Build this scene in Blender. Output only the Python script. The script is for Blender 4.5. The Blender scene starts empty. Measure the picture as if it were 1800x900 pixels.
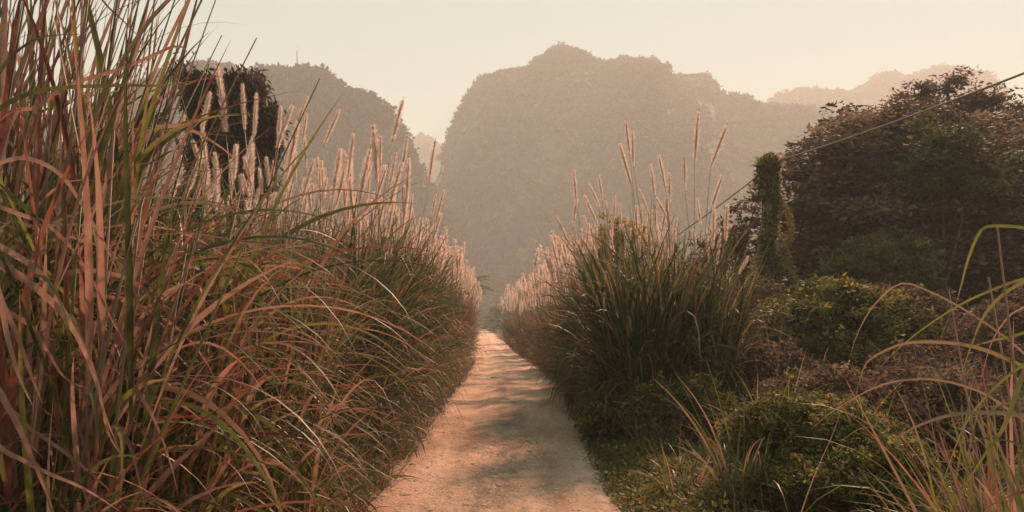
import bpy, math, random
import numpy as np
from mathutils import Vector, Quaternion

random.seed(7)
RNG = np.random.default_rng(11)
S = bpy.context.scene
COL = S.collection
F = 1700.0      # focal length in photo pixels (1800 wide)
EYE = 1.8
HOR = 568.0

def at(px, py, D):
    return Vector(((px-900)/F*D, D, EYE+(HOR-py)/F*D))

# ------------------------------------------------------------------ helpers
def mesh_np(name, V, Q=None, T=None, attrs=None, mat=None, smooth=True):
    me = bpy.data.meshes.new(name)
    V = np.asarray(V, np.float32)
    nq = 0 if Q is None else len(Q); nt = 0 if T is None else len(T)
    me.vertices.add(len(V)); me.vertices.foreach_set('co', V.ravel())
    loops = []
    if nq: loops.append(np.asarray(Q, np.int32).ravel())
    if nt: loops.append(np.asarray(T, np.int32).ravel())
    L = np.concatenate(loops)
    me.loops.add(len(L)); me.loops.foreach_set('vertex_index', L)
    st = np.concatenate([np.arange(nq)*4, nq*4+np.arange(nt)*3]).astype(np.int32)
    me.polygons.add(nq+nt); me.polygons.foreach_set('loop_start', st)
    me.update(calc_edges=True)
    if smooth:
        me.polygons.foreach_set('use_smooth', np.ones(nq+nt, bool))
    for k, a in (attrs or {}).items():
        at_ = me.attributes.new(k, 'FLOAT', 'POINT'); at_.data.foreach_set('value', np.asarray(a, np.float32))
    if mat: me.materials.append(mat)
    me.validate()
    return me

def link(name, me, parent=None, loc=(0,0,0)):
    o = bpy.data.objects.new(name, me); COL.objects.link(o)
    o.location = loc
    if parent: o.parent = parent
    return o

def tag(o, label=None, cat=None, group=None, kind=None):
    if label: o['label'] = label
    if cat: o['category'] = cat
    if group: o['group'] = group
    if kind: o['kind'] = kind
    return o

class Buf:
    """collects vertices / quads / tris and a per-vertex tint"""
    def __init__(s): s.V=[]; s.Q=[]; s.T=[]; s.A=[]; s.n=0
    def add(s, V, Q=None, T=None, A=None):
        V=np.asarray(V,float).reshape(-1,3); s.V.append(V)
        if Q is not None and len(Q): s.Q.append(np.asarray(Q).reshape(-1,4)+s.n)
        if T is not None and len(T): s.T.append(np.asarray(T).reshape(-1,3)+s.n)
        s.A.append(np.full(len(V), .5) if A is None else (np.asarray(A,float).reshape(-1) if np.ndim(A) else np.full(len(V), float(A))))
        s.n+=len(V)
    def mesh(s, name, mat, smooth=True):
        return mesh_np(name, np.concatenate(s.V), np.concatenate(s.Q) if s.Q else None,
                       np.concatenate(s.T) if s.T else None, {'tint': np.concatenate(s.A)}, mat, smooth)

# noise ---------------------------------------------------------------
def _h(ix, iy, iz, s=0):
    n = (ix*374761393 + iy*668265263 + iz*2147483647 + s*974711) & 0xffffffff
    n = ((n ^ (n >> 13)) * 1274126177) & 0xffffffff
    n = ((n ^ (n >> 16)) * 2246822519) & 0xffffffff
    return ((n ^ (n >> 15)) & 0xffffff)/float(0xffffff)
def vnoise(P, s=0):
    P=np.asarray(P,float); i=np.floor(P).astype(np.int64); f=P-i; f=f*f*(3-2*f); r=0
    for a in (0,1):
        for b in (0,1):
            for c in (0,1):
                w=(f[:,0] if a else 1-f[:,0])*(f[:,1] if b else 1-f[:,1])*(f[:,2] if c else 1-f[:,2])
                r=r+w*_h(i[:,0]+a,i[:,1]+b,i[:,2]+c,s)
    return r*2-1
def fbm(P, o=4, s=0):
    P=np.asarray(P,float); r=0; a=1
    for k in range(o): r=r+a*vnoise(P*2**k, s+k); a*=.5
    return r
def worley(P, s=0):
    P=np.asarray(P,float); i=np.floor(P).astype(np.int64); best=np.full(len(P),9.)
    for a in (-1,0,1):
        for b in (-1,0,1):
            for c in (-1,0,1):
                j=i+np.array((a,b,c))
                o=np.stack([_h(j[:,0],j[:,1],j[:,2],s+k) for k in (1,2,3)],1)
                best=np.minimum(best,((j+o-P)**2).sum(1))
    return np.sqrt(best)

# tubes ----------------------------------------------------------------
def tube(buf, pts, rad, n=6, tint=.5, cap=True):
    pts=[Vector(p) for p in pts]; k=len(pts)
    if not hasattr(rad,'__len__'): rad=[rad]*k
    V=[]
    up=Vector((0,0,1)) if abs((pts[-1]-pts[0]).normalized().z)<.9 else Vector((1,0,0))
    for i,p in enumerate(pts):
        t=(pts[min(i+1,k-1)]-pts[max(i-1,0)]).normalized()
        a=t.cross(up).normalized(); b=t.cross(a)
        for j in range(n):
            c=math.cos(2*math.pi*j/n)*rad[i]; s_=math.sin(2*math.pi*j/n)*rad[i]
            V.append(p+a*c+b*s_)
    Q=[(i*n+j, i*n+(j+1)%n, (i+1)*n+(j+1)%n, (i+1)*n+j) for i in range(k-1) for j in range(n)]
    T=[]
    if cap:
        V.append(pts[-1]); T=[((k-1)*n+j,(k-1)*n+(j+1)%n,k*n) for j in range(n)]
    buf.add(np.array([tuple(v) for v in V]),Q,T,tint)

# vectorised grass blades -------------------------------------------------
def blades(buf, root, az, L, th0, bend, w, tint, seg=7, kink=None, wob=.12, rng=RNG, fold=True, power=1.4, sheath=0.0):
    N=len(L); s=np.linspace(0,1,seg+1)
    th=th0[:,None]+bend[:,None]*s[None,:]**power
    if kink is not None:
        ks,ka=kink
        th=th+ka[:,None]/(1+np.exp(-(s[None,:]-ks[:,None])*26))
    azs=az[:,None]+wob*rng.normal(size=(N,1))*s[None,:]*2+wob*.5*np.sin(s[None,:]*6+rng.uniform(0,6,(N,1)))
    th=np.minimum(th, math.radians(172))
    d=np.stack([np.sin(th)*np.cos(azs),np.sin(th)*np.sin(azs),np.cos(th)],2)
    step=(L/seg)[:,None,None]
    P=np.zeros((N,seg+1,3)); P[:,1:]=np.cumsum(.5*(d[:,1:]+d[:,:-1])*step,1); P+=root[:,None,:]
    P[...,2]=np.maximum(P[...,2],.01+.03*rng.random((N,1)))
    side=np.stack([-np.sin(azs),np.cos(azs),np.zeros_like(azs)],2)
    nrm=np.cross(d,side)
    roll=rng.normal(0,.45,(N,1))+rng.normal(0,.7,(N,1))*s[None,:]
    sv=side*np.cos(roll)[...,None]+nrm*np.sin(roll)[...,None]
    nv=np.cross(d,sv)
    prof=np.minimum(1,.45+2.2*s)*np.clip(1-s**2.6,0,1)+.03
    ww=(w[:,None]*prof[None,:])[...,None]*.5
    if fold:
        A=P-sv*ww; B=P-nv*ww*.35; C=P+sv*ww
        V=np.stack([A,B,C],2); m=3
    else:
        V=np.stack([P-sv*ww,P+sv*ww],2); m=2
    V=V.reshape(-1,3)
    base=(np.arange(N)*(seg+1)*m)[:,None,None]
    k=np.arange(seg)[None,:,None]*m; j=np.arange(m-1)[None,None,:]
    a=base+k+j
    Q=np.stack([a,a+1,a+m+1,a+m],-1).reshape(-1,4)
    tt=np.clip(tint[:,None]+.12*(s[None,:]**3),0,1)
    buf.add(V,Q,None,np.repeat(tt.reshape(-1),m))

def poly_blade(buf, pts, w, tint, n=22, roll=0., rng=RNG):
    """one broad blade through a list of 3D points, root first"""
    P=np.array([tuple(p) for p in pts]); k=len(P)
    E=np.vstack([2*P[0]-P[1],P,2*P[-1]-P[-2]]); out=[]
    for q in np.linspace(0,k-1-1e-6,n+1):
        i=int(q); f=q-i; a,b,c,d=E[i],E[i+1],E[i+2],E[i+3]
        out.append(.5*((2*b)+(-a+c)*f+(2*a-5*b+4*c-d)*f*f+(-a+3*b-3*c+d)*f**3))
    R=np.array(out); t=np.gradient(R,axis=0); t/=np.linalg.norm(t,axis=1)[:,None]+1e-9
    ref=np.array([math.sin(roll),-math.cos(roll),.35]); sv=np.cross(t,ref); sv/=np.linalg.norm(sv,axis=1)[:,None]+1e-9
    tw=np.linspace(0,rng.normal(0,.5),n+1)[:,None]; nv=np.cross(t,sv)
    sv=sv*np.cos(tw)+nv*np.sin(tw); nv=np.cross(t,sv)
    s=np.linspace(0,1,n+1); prof=(np.minimum(1,.5+2*s)*np.clip(1-s**3,0,1)+.04)[:,None]*w*.5
    V=np.stack([R-sv*prof,R-nv*prof*.35,R+sv*prof],1).reshape(-1,3)
    Q=[(i*3+j,i*3+j+1,i*3+j+4,i*3+j+3) for i in range(n) for j in (0,1)]
    buf.add(V,Q,None,np.repeat(np.clip(tint+.1*s**3,0,1),3))

# leaves ------------------------------------------------------------------
def leaves(buf, P, size, tint, rng=RNG, flat=.0, hang=0.0, aspect=.45):
    N=len(P); size=np.broadcast_to(size,(N,))
    d=rng.normal(size=(N,3)); d[:,2]=d[:,2]*(1-flat)-hang; d/=np.linalg.norm(d,axis=1)[:,None]
    u=rng.normal(size=(N,3)); u[:,2]+=flat*2.5; n=np.cross(d,u); n/=np.linalg.norm(n,axis=1)[:,None]+1e-9   # side
    up=np.cross(n,d)
    L=size[:,None]; W=L*aspect*.5*rng.uniform(.7,1.2,(N,1))
    a=P; b=P+d*L*.45+n*W-up*W*.3; c=P+d*L; e=P+d*L*.45-n*W-up*W*.3
    m=P+d*L*.5+up*W*.15
    V=np.stack([a,b,c,e,],1).reshape(-1,3)
    i=np.arange(N)*4
    T=np.concatenate([np.stack([i,i+1,i+2],1),np.stack([i,i+2,i+3],1)])
    buf.add(V,None,T,np.repeat(tint,4))

def crown(buf, blobs, nclump, nleaf, lsize, tint=(.5,.15), csize=.45, flat=.35, inner=.25, hang=0., seed=1, clumpflat=.55, aspect=.45, cut=None):
    """blobs: (centre, radii) ellipsoids; clumps of leaves over and inside them"""
    rng=np.random.default_rng(seed)
    vol=np.array([ (r[0]*r[1]*r[2])**(2/3) for _,r in blobs]); vol/=vol.sum()
    pick=rng.choice(len(blobs),nclump,p=vol)
    C=np.array([tuple(c) for c,_ in blobs])[pick]; R=np.array([tuple(r) for _,r in blobs])[pick]
    u=rng.normal(size=(nclump,3)); u/=np.linalg.norm(u,axis=1)[:,None]
    rr=np.where(rng.random(nclump)<inner, rng.uniform(.2,.8,nclump), rng.uniform(.82,1.08,nclump))
    ctr=C+u*R*rr[:,None]
    ctr+=(fbm(ctr*1.1,3,seed)*.45)[:,None]*u*np.minimum(1,R.mean(1))[:,None]+rng.normal(0,.12,(nclump,3))*csize
    keep=ctr[:,2]>.05
    ctr=ctr[keep]; u=u[keep]
    if cut is not None:
        m=vnoise(ctr*cut[0],seed+5)>cut[1]; ctr=ctr[m]; u=u[m]
    n=len(ctr)
    cs=csize*rng.uniform(.55,1.35,n)
    q=rng.normal(size=(n,nleaf,3)); q/=np.linalg.norm(q,axis=2)[...,None]; q*=rng.random((n,nleaf,1))**.45
    q[...,2]*=clumpflat
    P=ctr[:,None,:]+q*cs[:,None,None]
    ct=rng.normal(tint[0],tint[1],n)
    t=np.clip(ct[:,None]+rng.normal(0,.07,(n,nleaf)),0,1)
    P=P.reshape(-1,3); ok=P[:,2]>.02
    leaves(buf,P[ok],lsize*rng.uniform(.45,1.6,ok.sum()),t.reshape(-1)[ok],rng,flat,hang,aspect)
    return ctr

# ------------------------------------------------------------------ materials
def newmat(name):
    m=bpy.data.materials.new(name); m.use_nodes=True; nt=m.node_tree; nt.nodes.clear()
    out=nt.nodes.new('ShaderNodeOutputMaterial'); return m,nt,out
def ramp(nt, stops, inp=None):
    r=nt.nodes.new('ShaderNodeValToRGB'); e=r.color_ramp.elements
    while len(e)>1: e.remove(e[-1])
    e[0].position=stops[0][0]; e[0].color=(*stops[0][1],1)
    for p,c in stops[1:]:
        k=e.new(p); k.color=(*c,1)
    if inp is not None: nt.links.new(inp,r.inputs[0])
    return r
def leafmat(name, stops, trans=.35, rough=.5, spec=.35, nscale=40., bump=0., jitter=.12):
    m,nt,out=newmat(name); N=nt.nodes; Lk=nt.links
    a=N.new('ShaderNodeAttribute'); a.attribute_name='tint'
    oi=N.new('ShaderNodeObjectInfo')
    mm=N.new('ShaderNodeMath'); mm.operation='MULTIPLY_ADD'; Lk.new(oi.outputs['Random'],mm.inputs[0]); mm.inputs[1].default_value=jitter; mm.inputs[2].default_value=-jitter/2
    ad=N.new('ShaderNodeMath'); ad.operation='ADD'; Lk.new(a.outputs['Fac'],ad.inputs[0]); Lk.new(mm.outputs[0],ad.inputs[1])
    tc=N.new('ShaderNodeTexCoord'); nz=N.new('ShaderNodeTexNoise'); nz.inputs['Scale'].default_value=nscale; nz.inputs['Detail'].default_value=6; nz.inputs['Roughness'].default_value=.7
    Lk.new(tc.outputs['Object'],nz.inputs['Vector'])
    m2=N.new('ShaderNodeMath'); m2.operation='MULTIPLY_ADD'; Lk.new(nz.outputs['Fac'],m2.inputs[0]); m2.inputs[1].default_value=.5; m2.inputs[2].default_value=-.25
    a2=N.new('ShaderNodeMath'); a2.operation='ADD'; a2.use_clamp=True; Lk.new(ad.outputs[0],a2.inputs[0]); Lk.new(m2.outputs[0],a2.inputs[1])
    r=ramp(nt,stops,a2.outputs[0])
    p=N.new('ShaderNodeBsdfPrincipled'); p.inputs['Roughness'].default_value=rough; p.inputs['Specular IOR Level'].default_value=spec
    Lk.new(r.outputs[0],p.inputs['Base Color'])
    t=N.new('ShaderNodeBsdfTranslucent'); Lk.new(r.outputs[0],t.inputs['Color'])
    mx=N.new('ShaderNodeMixShader'); mx.inputs[0].default_value=trans
    Lk.new(p.outputs[0],mx.inputs[1]); Lk.new(t.outputs[0],mx.inputs[2]); Lk.new(mx.outputs[0],out.inputs[0])
    return m

GR = [(0,(.022,.030,.012)),(.22,(.050,.065,.022)),(.42,(.105,.105,.040)),(.58,(.22,.15,.075)),(.75,(.36,.19,.11)),(.9,(.24,.075,.038)),(1,(.12,.035,.02))]
M_GRASS = leafmat('grass_blade',GR,.40,.5,.25,14.)
M_NEAR = leafmat('reed_blade',[(0,(.03,.035,.016)),(.2,(.085,.09,.03)),(.36,(.22,.20,.045)),(.5,(.25,.155,.10)),(.68,(.38,.21,.148)),(.85,(.25,.095,.065)),(1,(.13,.042,.03))],.38,.5,.28,9.)
M_LEAF = leafmat('broad_leaf',[(0,(.026,.032,.014)),(.3,(.075,.078,.026)),(.55,(.18,.155,.043)),(.8,(.36,.26,.06)),(1,(.40,.23,.09))],.38,.65,.14,5.)
M_DARK = leafmat('dark_leaf',[(0,(.030,.024,.018)),(.35,(.125,.075,.052)),(.65,(.22,.125,.085)),(1,(.32,.20,.11))],.3,.7,.06,3.)
M_FAR = leafmat('far_leaf',[(0,(.016,.014,.008)),(.4,(.05,.042,.02)),(.7,(.10,.075,.036)),(1,(.17,.11,.055))],.25,.7,.1,.5)
M_PLUME = leafmat('plume_hair',[(0,(.68,.50,.40)),(.5,(.84,.66,.55)),(1,(.9,.78,.68))],.6,.6,.2,30.)
M_CORE = leafmat('plume_core',[(0,(.26,.12,.08)),(1,(.42,.22,.15))],.1,.7,.2,30.)
M_STEM = leafmat('grass_stem',[(0,(.09,.07,.03)),(.5,(.22,.13,.07)),(1,(.34,.17,.10))],.1,.5,.4,20.)
M_BARK = leafmat('bark',[(0,(.03,.022,.018)),(1,(.12,.085,.06))],0.,.85,.2,12.)

def m_dirt(name, path=True):
    m,nt,out=newmat(name); N=nt.nodes; Lk=nt.links
    tc=N.new('ShaderNodeTexCoord')
    def nz(scale,det=6,rough=.6,vec=None):
        n=N.new('ShaderNodeTexNoise'); n.inputs['Scale'].default_value=scale; n.inputs['Detail'].default_value=det; n.inputs['Roughness'].default_value=rough
        Lk.new(vec or tc.outputs['Object'],n.inputs['Vector']); return n
    def mix(fac,a,b,mode='MIX'):
        x=N.new('ShaderNodeMix'); x.data_type='RGBA'; x.blend_type=mode
        for s_,v in ((0,fac),(6,a),(7,b)):
            if hasattr(v,'links') or hasattr(v,'is_output'): Lk.new(v,x.inputs[s_])
            else: x.inputs[s_].default_value=v if s_==0 else (*v,1)
        return x.outputs[2]
    p=N.new('ShaderNodeBsdfPrincipled'); p.inputs['Roughness'].default_value=.9; p.inputs['Specular IOR Level'].default_value=.15
    if path:
        mp=N.new('ShaderNodeMapping'); mp.inputs['Scale'].default_value=(1.6,.28,1); Lk.new(tc.outputs['Object'],mp.inputs['Vector'])
        big=nz(1.1,5,.6,mp.outputs[0]); r1=ramp(nt,[(.32,(.44,.235,.148)),(.48,(.64,.37,.24)),(.62,(.76,.48,.33))],big.outputs['Fac'])
        at_=N.new('ShaderNodeAttribute'); at_.attribute_name='tint'
        mpg=N.new('ShaderNodeMapping'); mpg.inputs['Scale'].default_value=(1,.3,1); Lk.new(tc.outputs['Object'],mpg.inputs['Vector']); grv=nz(3.2,8,.8,mpg.outputs[0]); gm=N.new('ShaderNodeMath'); gm.operation='MULTIPLY'; 
        gr=ramp(nt,[(.45,(0,0,0)),(.58,(1,1,1))],grv.outputs['Fac']); Lk.new(gr.outputs[0],gm.inputs[0]); Lk.new(at_.outputs['Fac'],gm.inputs[1])
        c=mix(gm.outputs[0],r1.outputs[0],(.36,.215,.145))
        vor=N.new('ShaderNodeTexVoronoi'); vor.inputs['Scale'].default_value=24; Lk.new(tc.outputs['Object'],vor.inputs['Vector'])
        vr=ramp(nt,[(.0,(1,1,1)),(.28,(0,0,0))],vor.outputs['Distance']); spm=nz(5,3); sr=ramp(nt,[(.5,(0,0,0)),(.68,(.75,.75,.75))],spm.outputs['Fac'])
        s3=N.new('ShaderNodeMath'); s3.operation='MULTIPLY'; Lk.new(vr.outputs[0],s3.inputs[0]); Lk.new(sr.outputs[0],s3.inputs[1])
        c=mix(s3.outputs[0],c,(.13,.08,.06))
        fine=nz(34,6,.8); fr=ramp(nt,[(.3,(.5,.48,.46)),(.5,(1,1,1)),(.7,(1.2,1.2,1.2))],fine.outputs['Fac'])
        c=mix(1.0,c,fr.outputs[0],'MULTIPLY')
        bs=nz(22,8,.75)
    else:
        big=nz(.35,6); r1=ramp(nt,[(.3,(.05,.035,.022)),(.5,(.11,.075,.045)),(.7,(.16,.11,.06))],big.outputs['Fac']); c=r1.outputs[0]; bs=nz(8,8,.7)
    Lk.new(c,p.inputs['Base Color'])
    b=N.new('ShaderNodeBump'); b.inputs['Strength'].default_value=1; b.inputs['Distance'].default_value=.06; Lk.new(bs.outputs['Fac'],b.inputs['Height']); Lk.new(b.outputs[0],p.inputs['Normal'])
    Lk.new(p.outputs[0],out.inputs[0]); return m

def m_hill():
    m,nt,out=newmat('hill_forest'); N=nt.nodes; Lk=nt.links
    geo=N.new('ShaderNodeNewGeometry'); sep=N.new('ShaderNodeSeparateXYZ'); Lk.new(geo.outputs['Normal'],sep.inputs[0])
    tc=N.new('ShaderNodeTexCoord')
    n1=N.new('ShaderNodeTexNoise'); n1.inputs['Scale'].default_value=.09; n1.inputs['Detail'].default_value=9; n1.inputs['Roughness'].default_value=.72; Lk.new(tc.outputs['Object'],n1.inputs['Vector'])
    r1=ramp(nt,[(.36,(.012,.009,.006)),(.5,(.045,.034,.018)),(.62,(.085,.062,.032))],n1.outputs['Fac'])
    mp=N.new('ShaderNodeMapping'); mp.inputs['Scale'].default_value=(1.3,1.3,.55); Lk.new(tc.outputs['Object'],mp.inputs['Vector'])
    n2=N.new('ShaderNodeTexNoise'); n2.inputs['Scale'].default_value=.028; n2.inputs['Detail'].default_value=7; n2.inputs['Roughness'].default_value=.62; Lk.new(mp.outputs[0],n2.inputs['Vector'])
    r2=ramp(nt,[(.645,(0,0,0)),(.68,(.85,.85,.85))],n2.outputs['Fac'])
    st=ramp(nt,[(.35,(1,1,1)),(.6,(0,0,0))],sep.outputs[2])
    mu=N.new('ShaderNodeMath'); mu.operation='MULTIPLY'; Lk.new(r2.outputs[0],mu.inputs[0]); Lk.new(st.outputs[0],mu.inputs[1])
    vt=N.new('ShaderNodeTexVoronoi'); vt.inputs['Scale'].default_value=.24; vt.inputs['Randomness'].default_value=1; Lk.new(tc.outputs['Object'],vt.inputs['Vector'])
    sc_=N.new('ShaderNodeSeparateColor'); Lk.new(vt.outputs['Color'],sc_.inputs[0]); rv=ramp(nt,[(0,(.35,.4,.35)),(.6,(1,1,1)),(1,(2.6,2.2,1.7))],sc_.outputs[0])
    mv=N.new('ShaderNodeMix'); mv.data_type='RGBA'; mv.blend_type='MULTIPLY'; mv.inputs[0].default_value=1; Lk.new(r1.outputs[0],mv.inputs[6]); Lk.new(rv.outputs[0],mv.inputs[7])
    x=N.new('ShaderNodeMix'); x.data_type='RGBA'; Lk.new(mu.outputs[0],x.inputs[0]); Lk.new(mv.outputs[2],x.inputs[6]); x.inputs[7].default_value=(.46,.40,.34,1)
    p=N.new('ShaderNodeBsdfPrincipled'); p.inputs['Roughness'].default_value=.9; p.inputs['Specular IOR Level'].default_value=.1
    Lk.new(x.outputs[2],p.inputs['Base Color'])
    b=N.new('ShaderNodeBump'); vc=N.new('ShaderNodeTexVoronoi'); vc.inputs['Scale'].default_value=.22; Lk.new(tc.outputs['Object'],vc.inputs['Vector']); b.invert=True; b.inputs['Strength'].default_value=1; b.inputs['Distance'].default_value=2.5; Lk.new(vc.outputs['Distance'],b.inputs['Height']); Lk.new(b.outputs[0],p.inputs['Normal'])
    Lk.new(p.outputs[0],out.inputs[0]); return m
def m_plain(name,c,rough=.7,spec=.3,metal=0.,var=.25,scale=10):
    m,nt,out=newmat(name); N=nt.nodes; Lk=nt.links
    tc=N.new('ShaderNodeTexCoord'); n=N.new('ShaderNodeTexNoise'); n.inputs['Scale'].default_value=scale; n.inputs['Detail'].default_value=5; Lk.new(tc.outputs['Object'],n.inputs['Vector'])
    r=ramp(nt,[(.3,tuple(v*(1-var) for v in c)),(.7,tuple(v*(1+var) for v in c))],n.outputs['Fac'])
    p=N.new('ShaderNodeBsdfPrincipled'); p.inputs['Roughness'].default_value=rough; p.inputs['Specular IOR Level'].default_value=spec; p.inputs['Metallic'].default_value=metal
    Lk.new(r.outputs[0],p.inputs['Base Color']); Lk.new(p.outputs[0],out.inputs[0]); return m
M_PATH=m_dirt('path_dirt'); M_GROUND=m_dirt('soil',False); M_HILL=m_hill()
M_CONC=m_plain('pole_concrete',(.17,.13,.10)); M_CABLE=m_plain('cable_sheath',(.30,.20,.15),.6); M_ROCK=m_plain('stone',(.42,.31,.23),.9,.1,0,.35,14); M_MAST=m_plain('mast_paint',(.45,.35,.3))

# ------------------------------------------------------------------ camera
cam=bpy.data.cameras.new('camera'); co=bpy.data.objects.new('camera',cam); COL.objects.link(co)
co.location=(0,0,EYE); co.rotation_euler=(math.radians(90),0,0)
cam.sensor_width=36; cam.lens=36*F/1800; cam.shift_y=(HOR-450)/1800; cam.clip_end=9000; cam.clip_start=.05
S.camera=co

# ------------------------------------------------------------------ light, sky, haze
SUN_AZ=math.radians(24.); SUN_EL=math.radians(33.)
w=bpy.data.worlds.new('World'); S.world=w; w.use_nodes=True; nt=w.node_tree
bg=nt.nodes['Background']; sky=nt.nodes.new('ShaderNodeTexSky'); sky.sky_type='NISHITA'; sky.sun_disc=False
sky.sun_elevation=SUN_EL; sky.sun_rotation=SUN_AZ; sky.air_density=1.0; sky.dust_density=1.0; sky.ozone_density=1.0
mxw=nt.nodes.new('ShaderNodeMix'); mxw.data_type='RGBA'; mxw.inputs[0].default_value=.985; mxw.inputs[7].default_value=(1.3,2.6,2.6,1)   # uniform pale cyan mixed over the sky to lift and even ambient light
nt.links.new(sky.outputs[0],mxw.inputs[6]); nt.links.new(mxw.outputs[2],bg.inputs[0]); bg.inputs[1].default_value=.1
sun=bpy.data.lights.new('sun','SUN'); so=bpy.data.objects.new('sun',sun); COL.objects.link(so)
sun.energy=5.0; sun.angle=math.radians(3); sun.color=(1,.61,.43)
d=Vector((math.sin(SUN_AZ)*math.cos(SUN_EL),math.cos(SUN_AZ)*math.cos(SUN_EL),math.sin(SUN_EL)))
so.rotation_euler=d.to_track_quat('Z','Y').to_euler()
so.location=(60,90,60)

HZ=244.
hb=Buf(); x0,x1,y0,y1,z0,z1=-1000,1100,-400,1500,-2.,HZ
hb.add([(x0,y0,z0),(x1,y0,z0),(x1,y1,z0),(x0,y1,z0),(x0,y0,z1),(x1,y0,z1),(x1,y1,z1),(x0,y1,z1)],
       [(0,3,2,1),(4,5,6,7),(0,1,5,4),(1,2,6,5),(2,3,7,6),(3,0,4,7)])
hm,hnt,hout=newmat('haze_air'); pv=hnt.nodes.new('ShaderNodeVolumePrincipled')
pv.inputs['Color'].default_value=(.88,.88,.83,1); pv.inputs['Density'].default_value=.001; pv.inputs['Anisotropy'].default_value=.2
hnt.links.new(pv.outputs[0],hout.inputs['Volume'])
hz=link('haze',hb.mesh('haze',hm,False)); tag(hz,'warm evening haze filling the valley air','haze',kind='stuff')

# ------------------------------------------------------------------ ground and path
def grid(xs,ys,zf):
    X,Y=np.meshgrid(xs,ys); P=np.stack([X.ravel(),Y.ravel(),zf(X.ravel(),Y.ravel())],1); n=len(xs); k=len(ys)
    i=(np.arange(k-1)[:,None]*n+np.arange(n-1)[None,:]).ravel(); return P,np.stack([i,i+1,i+n+1,i+n],1)
gx=np.unique(np.concatenate([np.linspace(-990,1090,40),np.linspace(-40,40,81)])); gy=np.unique(np.concatenate([np.linspace(-390,1490,40),np.linspace(-10,120,131)]))
P,Q=grid(gx,gy,lambda x,y: np.zeros_like(x))
gb=Buf(); gb.add(P,Q); g=link('ground',gb.mesh('ground',M_GROUND)); g['kind']='structure'

EY=[900,850,800,750,700,670,640,620,600,590,583]
EL=[634,684,722,752,788,814,831,834,836,838,838]
ER=[1090,1058,1038,1014,992,966,932,902,880,868,862]
ED=[EYE*F/(y-HOR) for y in EY]
XL=[(x-900)/F*D for x,D in zip(EL,ED)]; XR=[(x-900)/F*D for x,D in zip(ER,ED)]
def pl(D): return np.interp(D,[-10]+ED,[XL[0]+.05]+XL)
def pr(D): return np.interp(D,[-10]+ED,[XR[0]-.05]+XR)
ys=np.concatenate([np.arange(-6,7,.2),np.arange(7,19,.045),np.arange(19,34,.15),np.arange(34,205,.6)]); us=np.linspace(-.08,1.08,91)
U,Yv=np.meshgrid(us,ys); U=U.ravel(); Yv=Yv.ravel()
rag=np.where((U<.02)|(U>.98),1,0)*.3*fbm(np.stack([Yv*1.8,U*3,U*0],1),4,4)
X=pl(Yv)+(pr(Yv)-pl(Yv))*U+rag
uu=U+.04*fbm(np.stack([Yv*.045,U*0,U*0],1),1,8)
rut=-.04*(np.exp(-((uu-.25)/.09)**2)+np.exp(-((uu-.76)/.09)**2))
Z=.085+rut+.012*fbm(np.stack([X*1.6,Yv*.05,X*0],1),2,2)+np.clip((24-Yv)/8,0,1)*(.011*fbm(np.stack([X*7,Yv*6,X*0],1),3,12)+.016*np.clip(fbm(np.stack([X*13,Yv*11,X*0],1),2,15)-.35,0,1))-.07*np.clip(np.abs(U-.5)*2-.86,0,1)*4*.5
Z=np.maximum(Z,.006)
grav=np.clip(.25+.9*np.exp(-((uu-.5)/.13)**2)+.5*np.exp(-((uu-1.0)/.1)**2)-1.2*np.exp(-((uu-.27)/.1)**2)-1.0*np.exp(-((uu-.75)/.09)**2),0,1)
n=len(us); k=len(ys); i=(np.arange(k-1)[:,None]*n+np.arange(n-1)[None,:]).ravel()
pb=Buf(); pb.add(np.stack([X,Yv,Z],1),np.stack([i,i+1,i+n+1,i+n],1),None,grav)
p=link('path',pb.mesh('path',M_PATH)); p['kind']='structure'

# loose gravel lying on the path
rb=np.random.default_rng(5); gbuf=Buf()
ico=np.array([(0,0,1),(.9,0,.3),(.28,.85,.3),(-.72,.53,.3),(-.72,-.53,.3),(.28,-.85,.3)],float)
icoT=[(0,1,2),(0,2,3),(0,3,4),(0,4,5),(0,5,1)]
for _ in range(13000):
    D=7+34*rb.random()**1.8; u_=np.clip(rb.normal(.5,.17),.02,.98) if rb.random()<.55 else rb.random()
    if rb.random()<.25: u_=rb.choice([rb.uniform(-.02,.08),rb.uniform(.9,1.02)])
    s_=rb.choice([.007,.011,.018,.032],p=[.42,.35,.18,.05])*rb.uniform(.7,1.3)
    x_=pl(D)+(pr(D)-pl(D))*u_; a=rb.uniform(0,6.3); c,s2=math.cos(a),math.sin(a)
    V=ico*np.array([rb.uniform(.7,1.4),1,rb.uniform(.4,.8)])*s_; V=np.stack([V[:,0]*c-V[:,1]*s2,V[:,0]*s2+V[:,1]*c,V[:,2]],1)+np.array([x_,D,.084])
    gbuf.add(V,None,icoT,rb.random())
g_=link('gravel',gbuf.mesh('gravel',M_ROCK,False)); tag(g_,'small loose stones scattered over the dirt path','gravel',kind='stuff')

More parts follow.
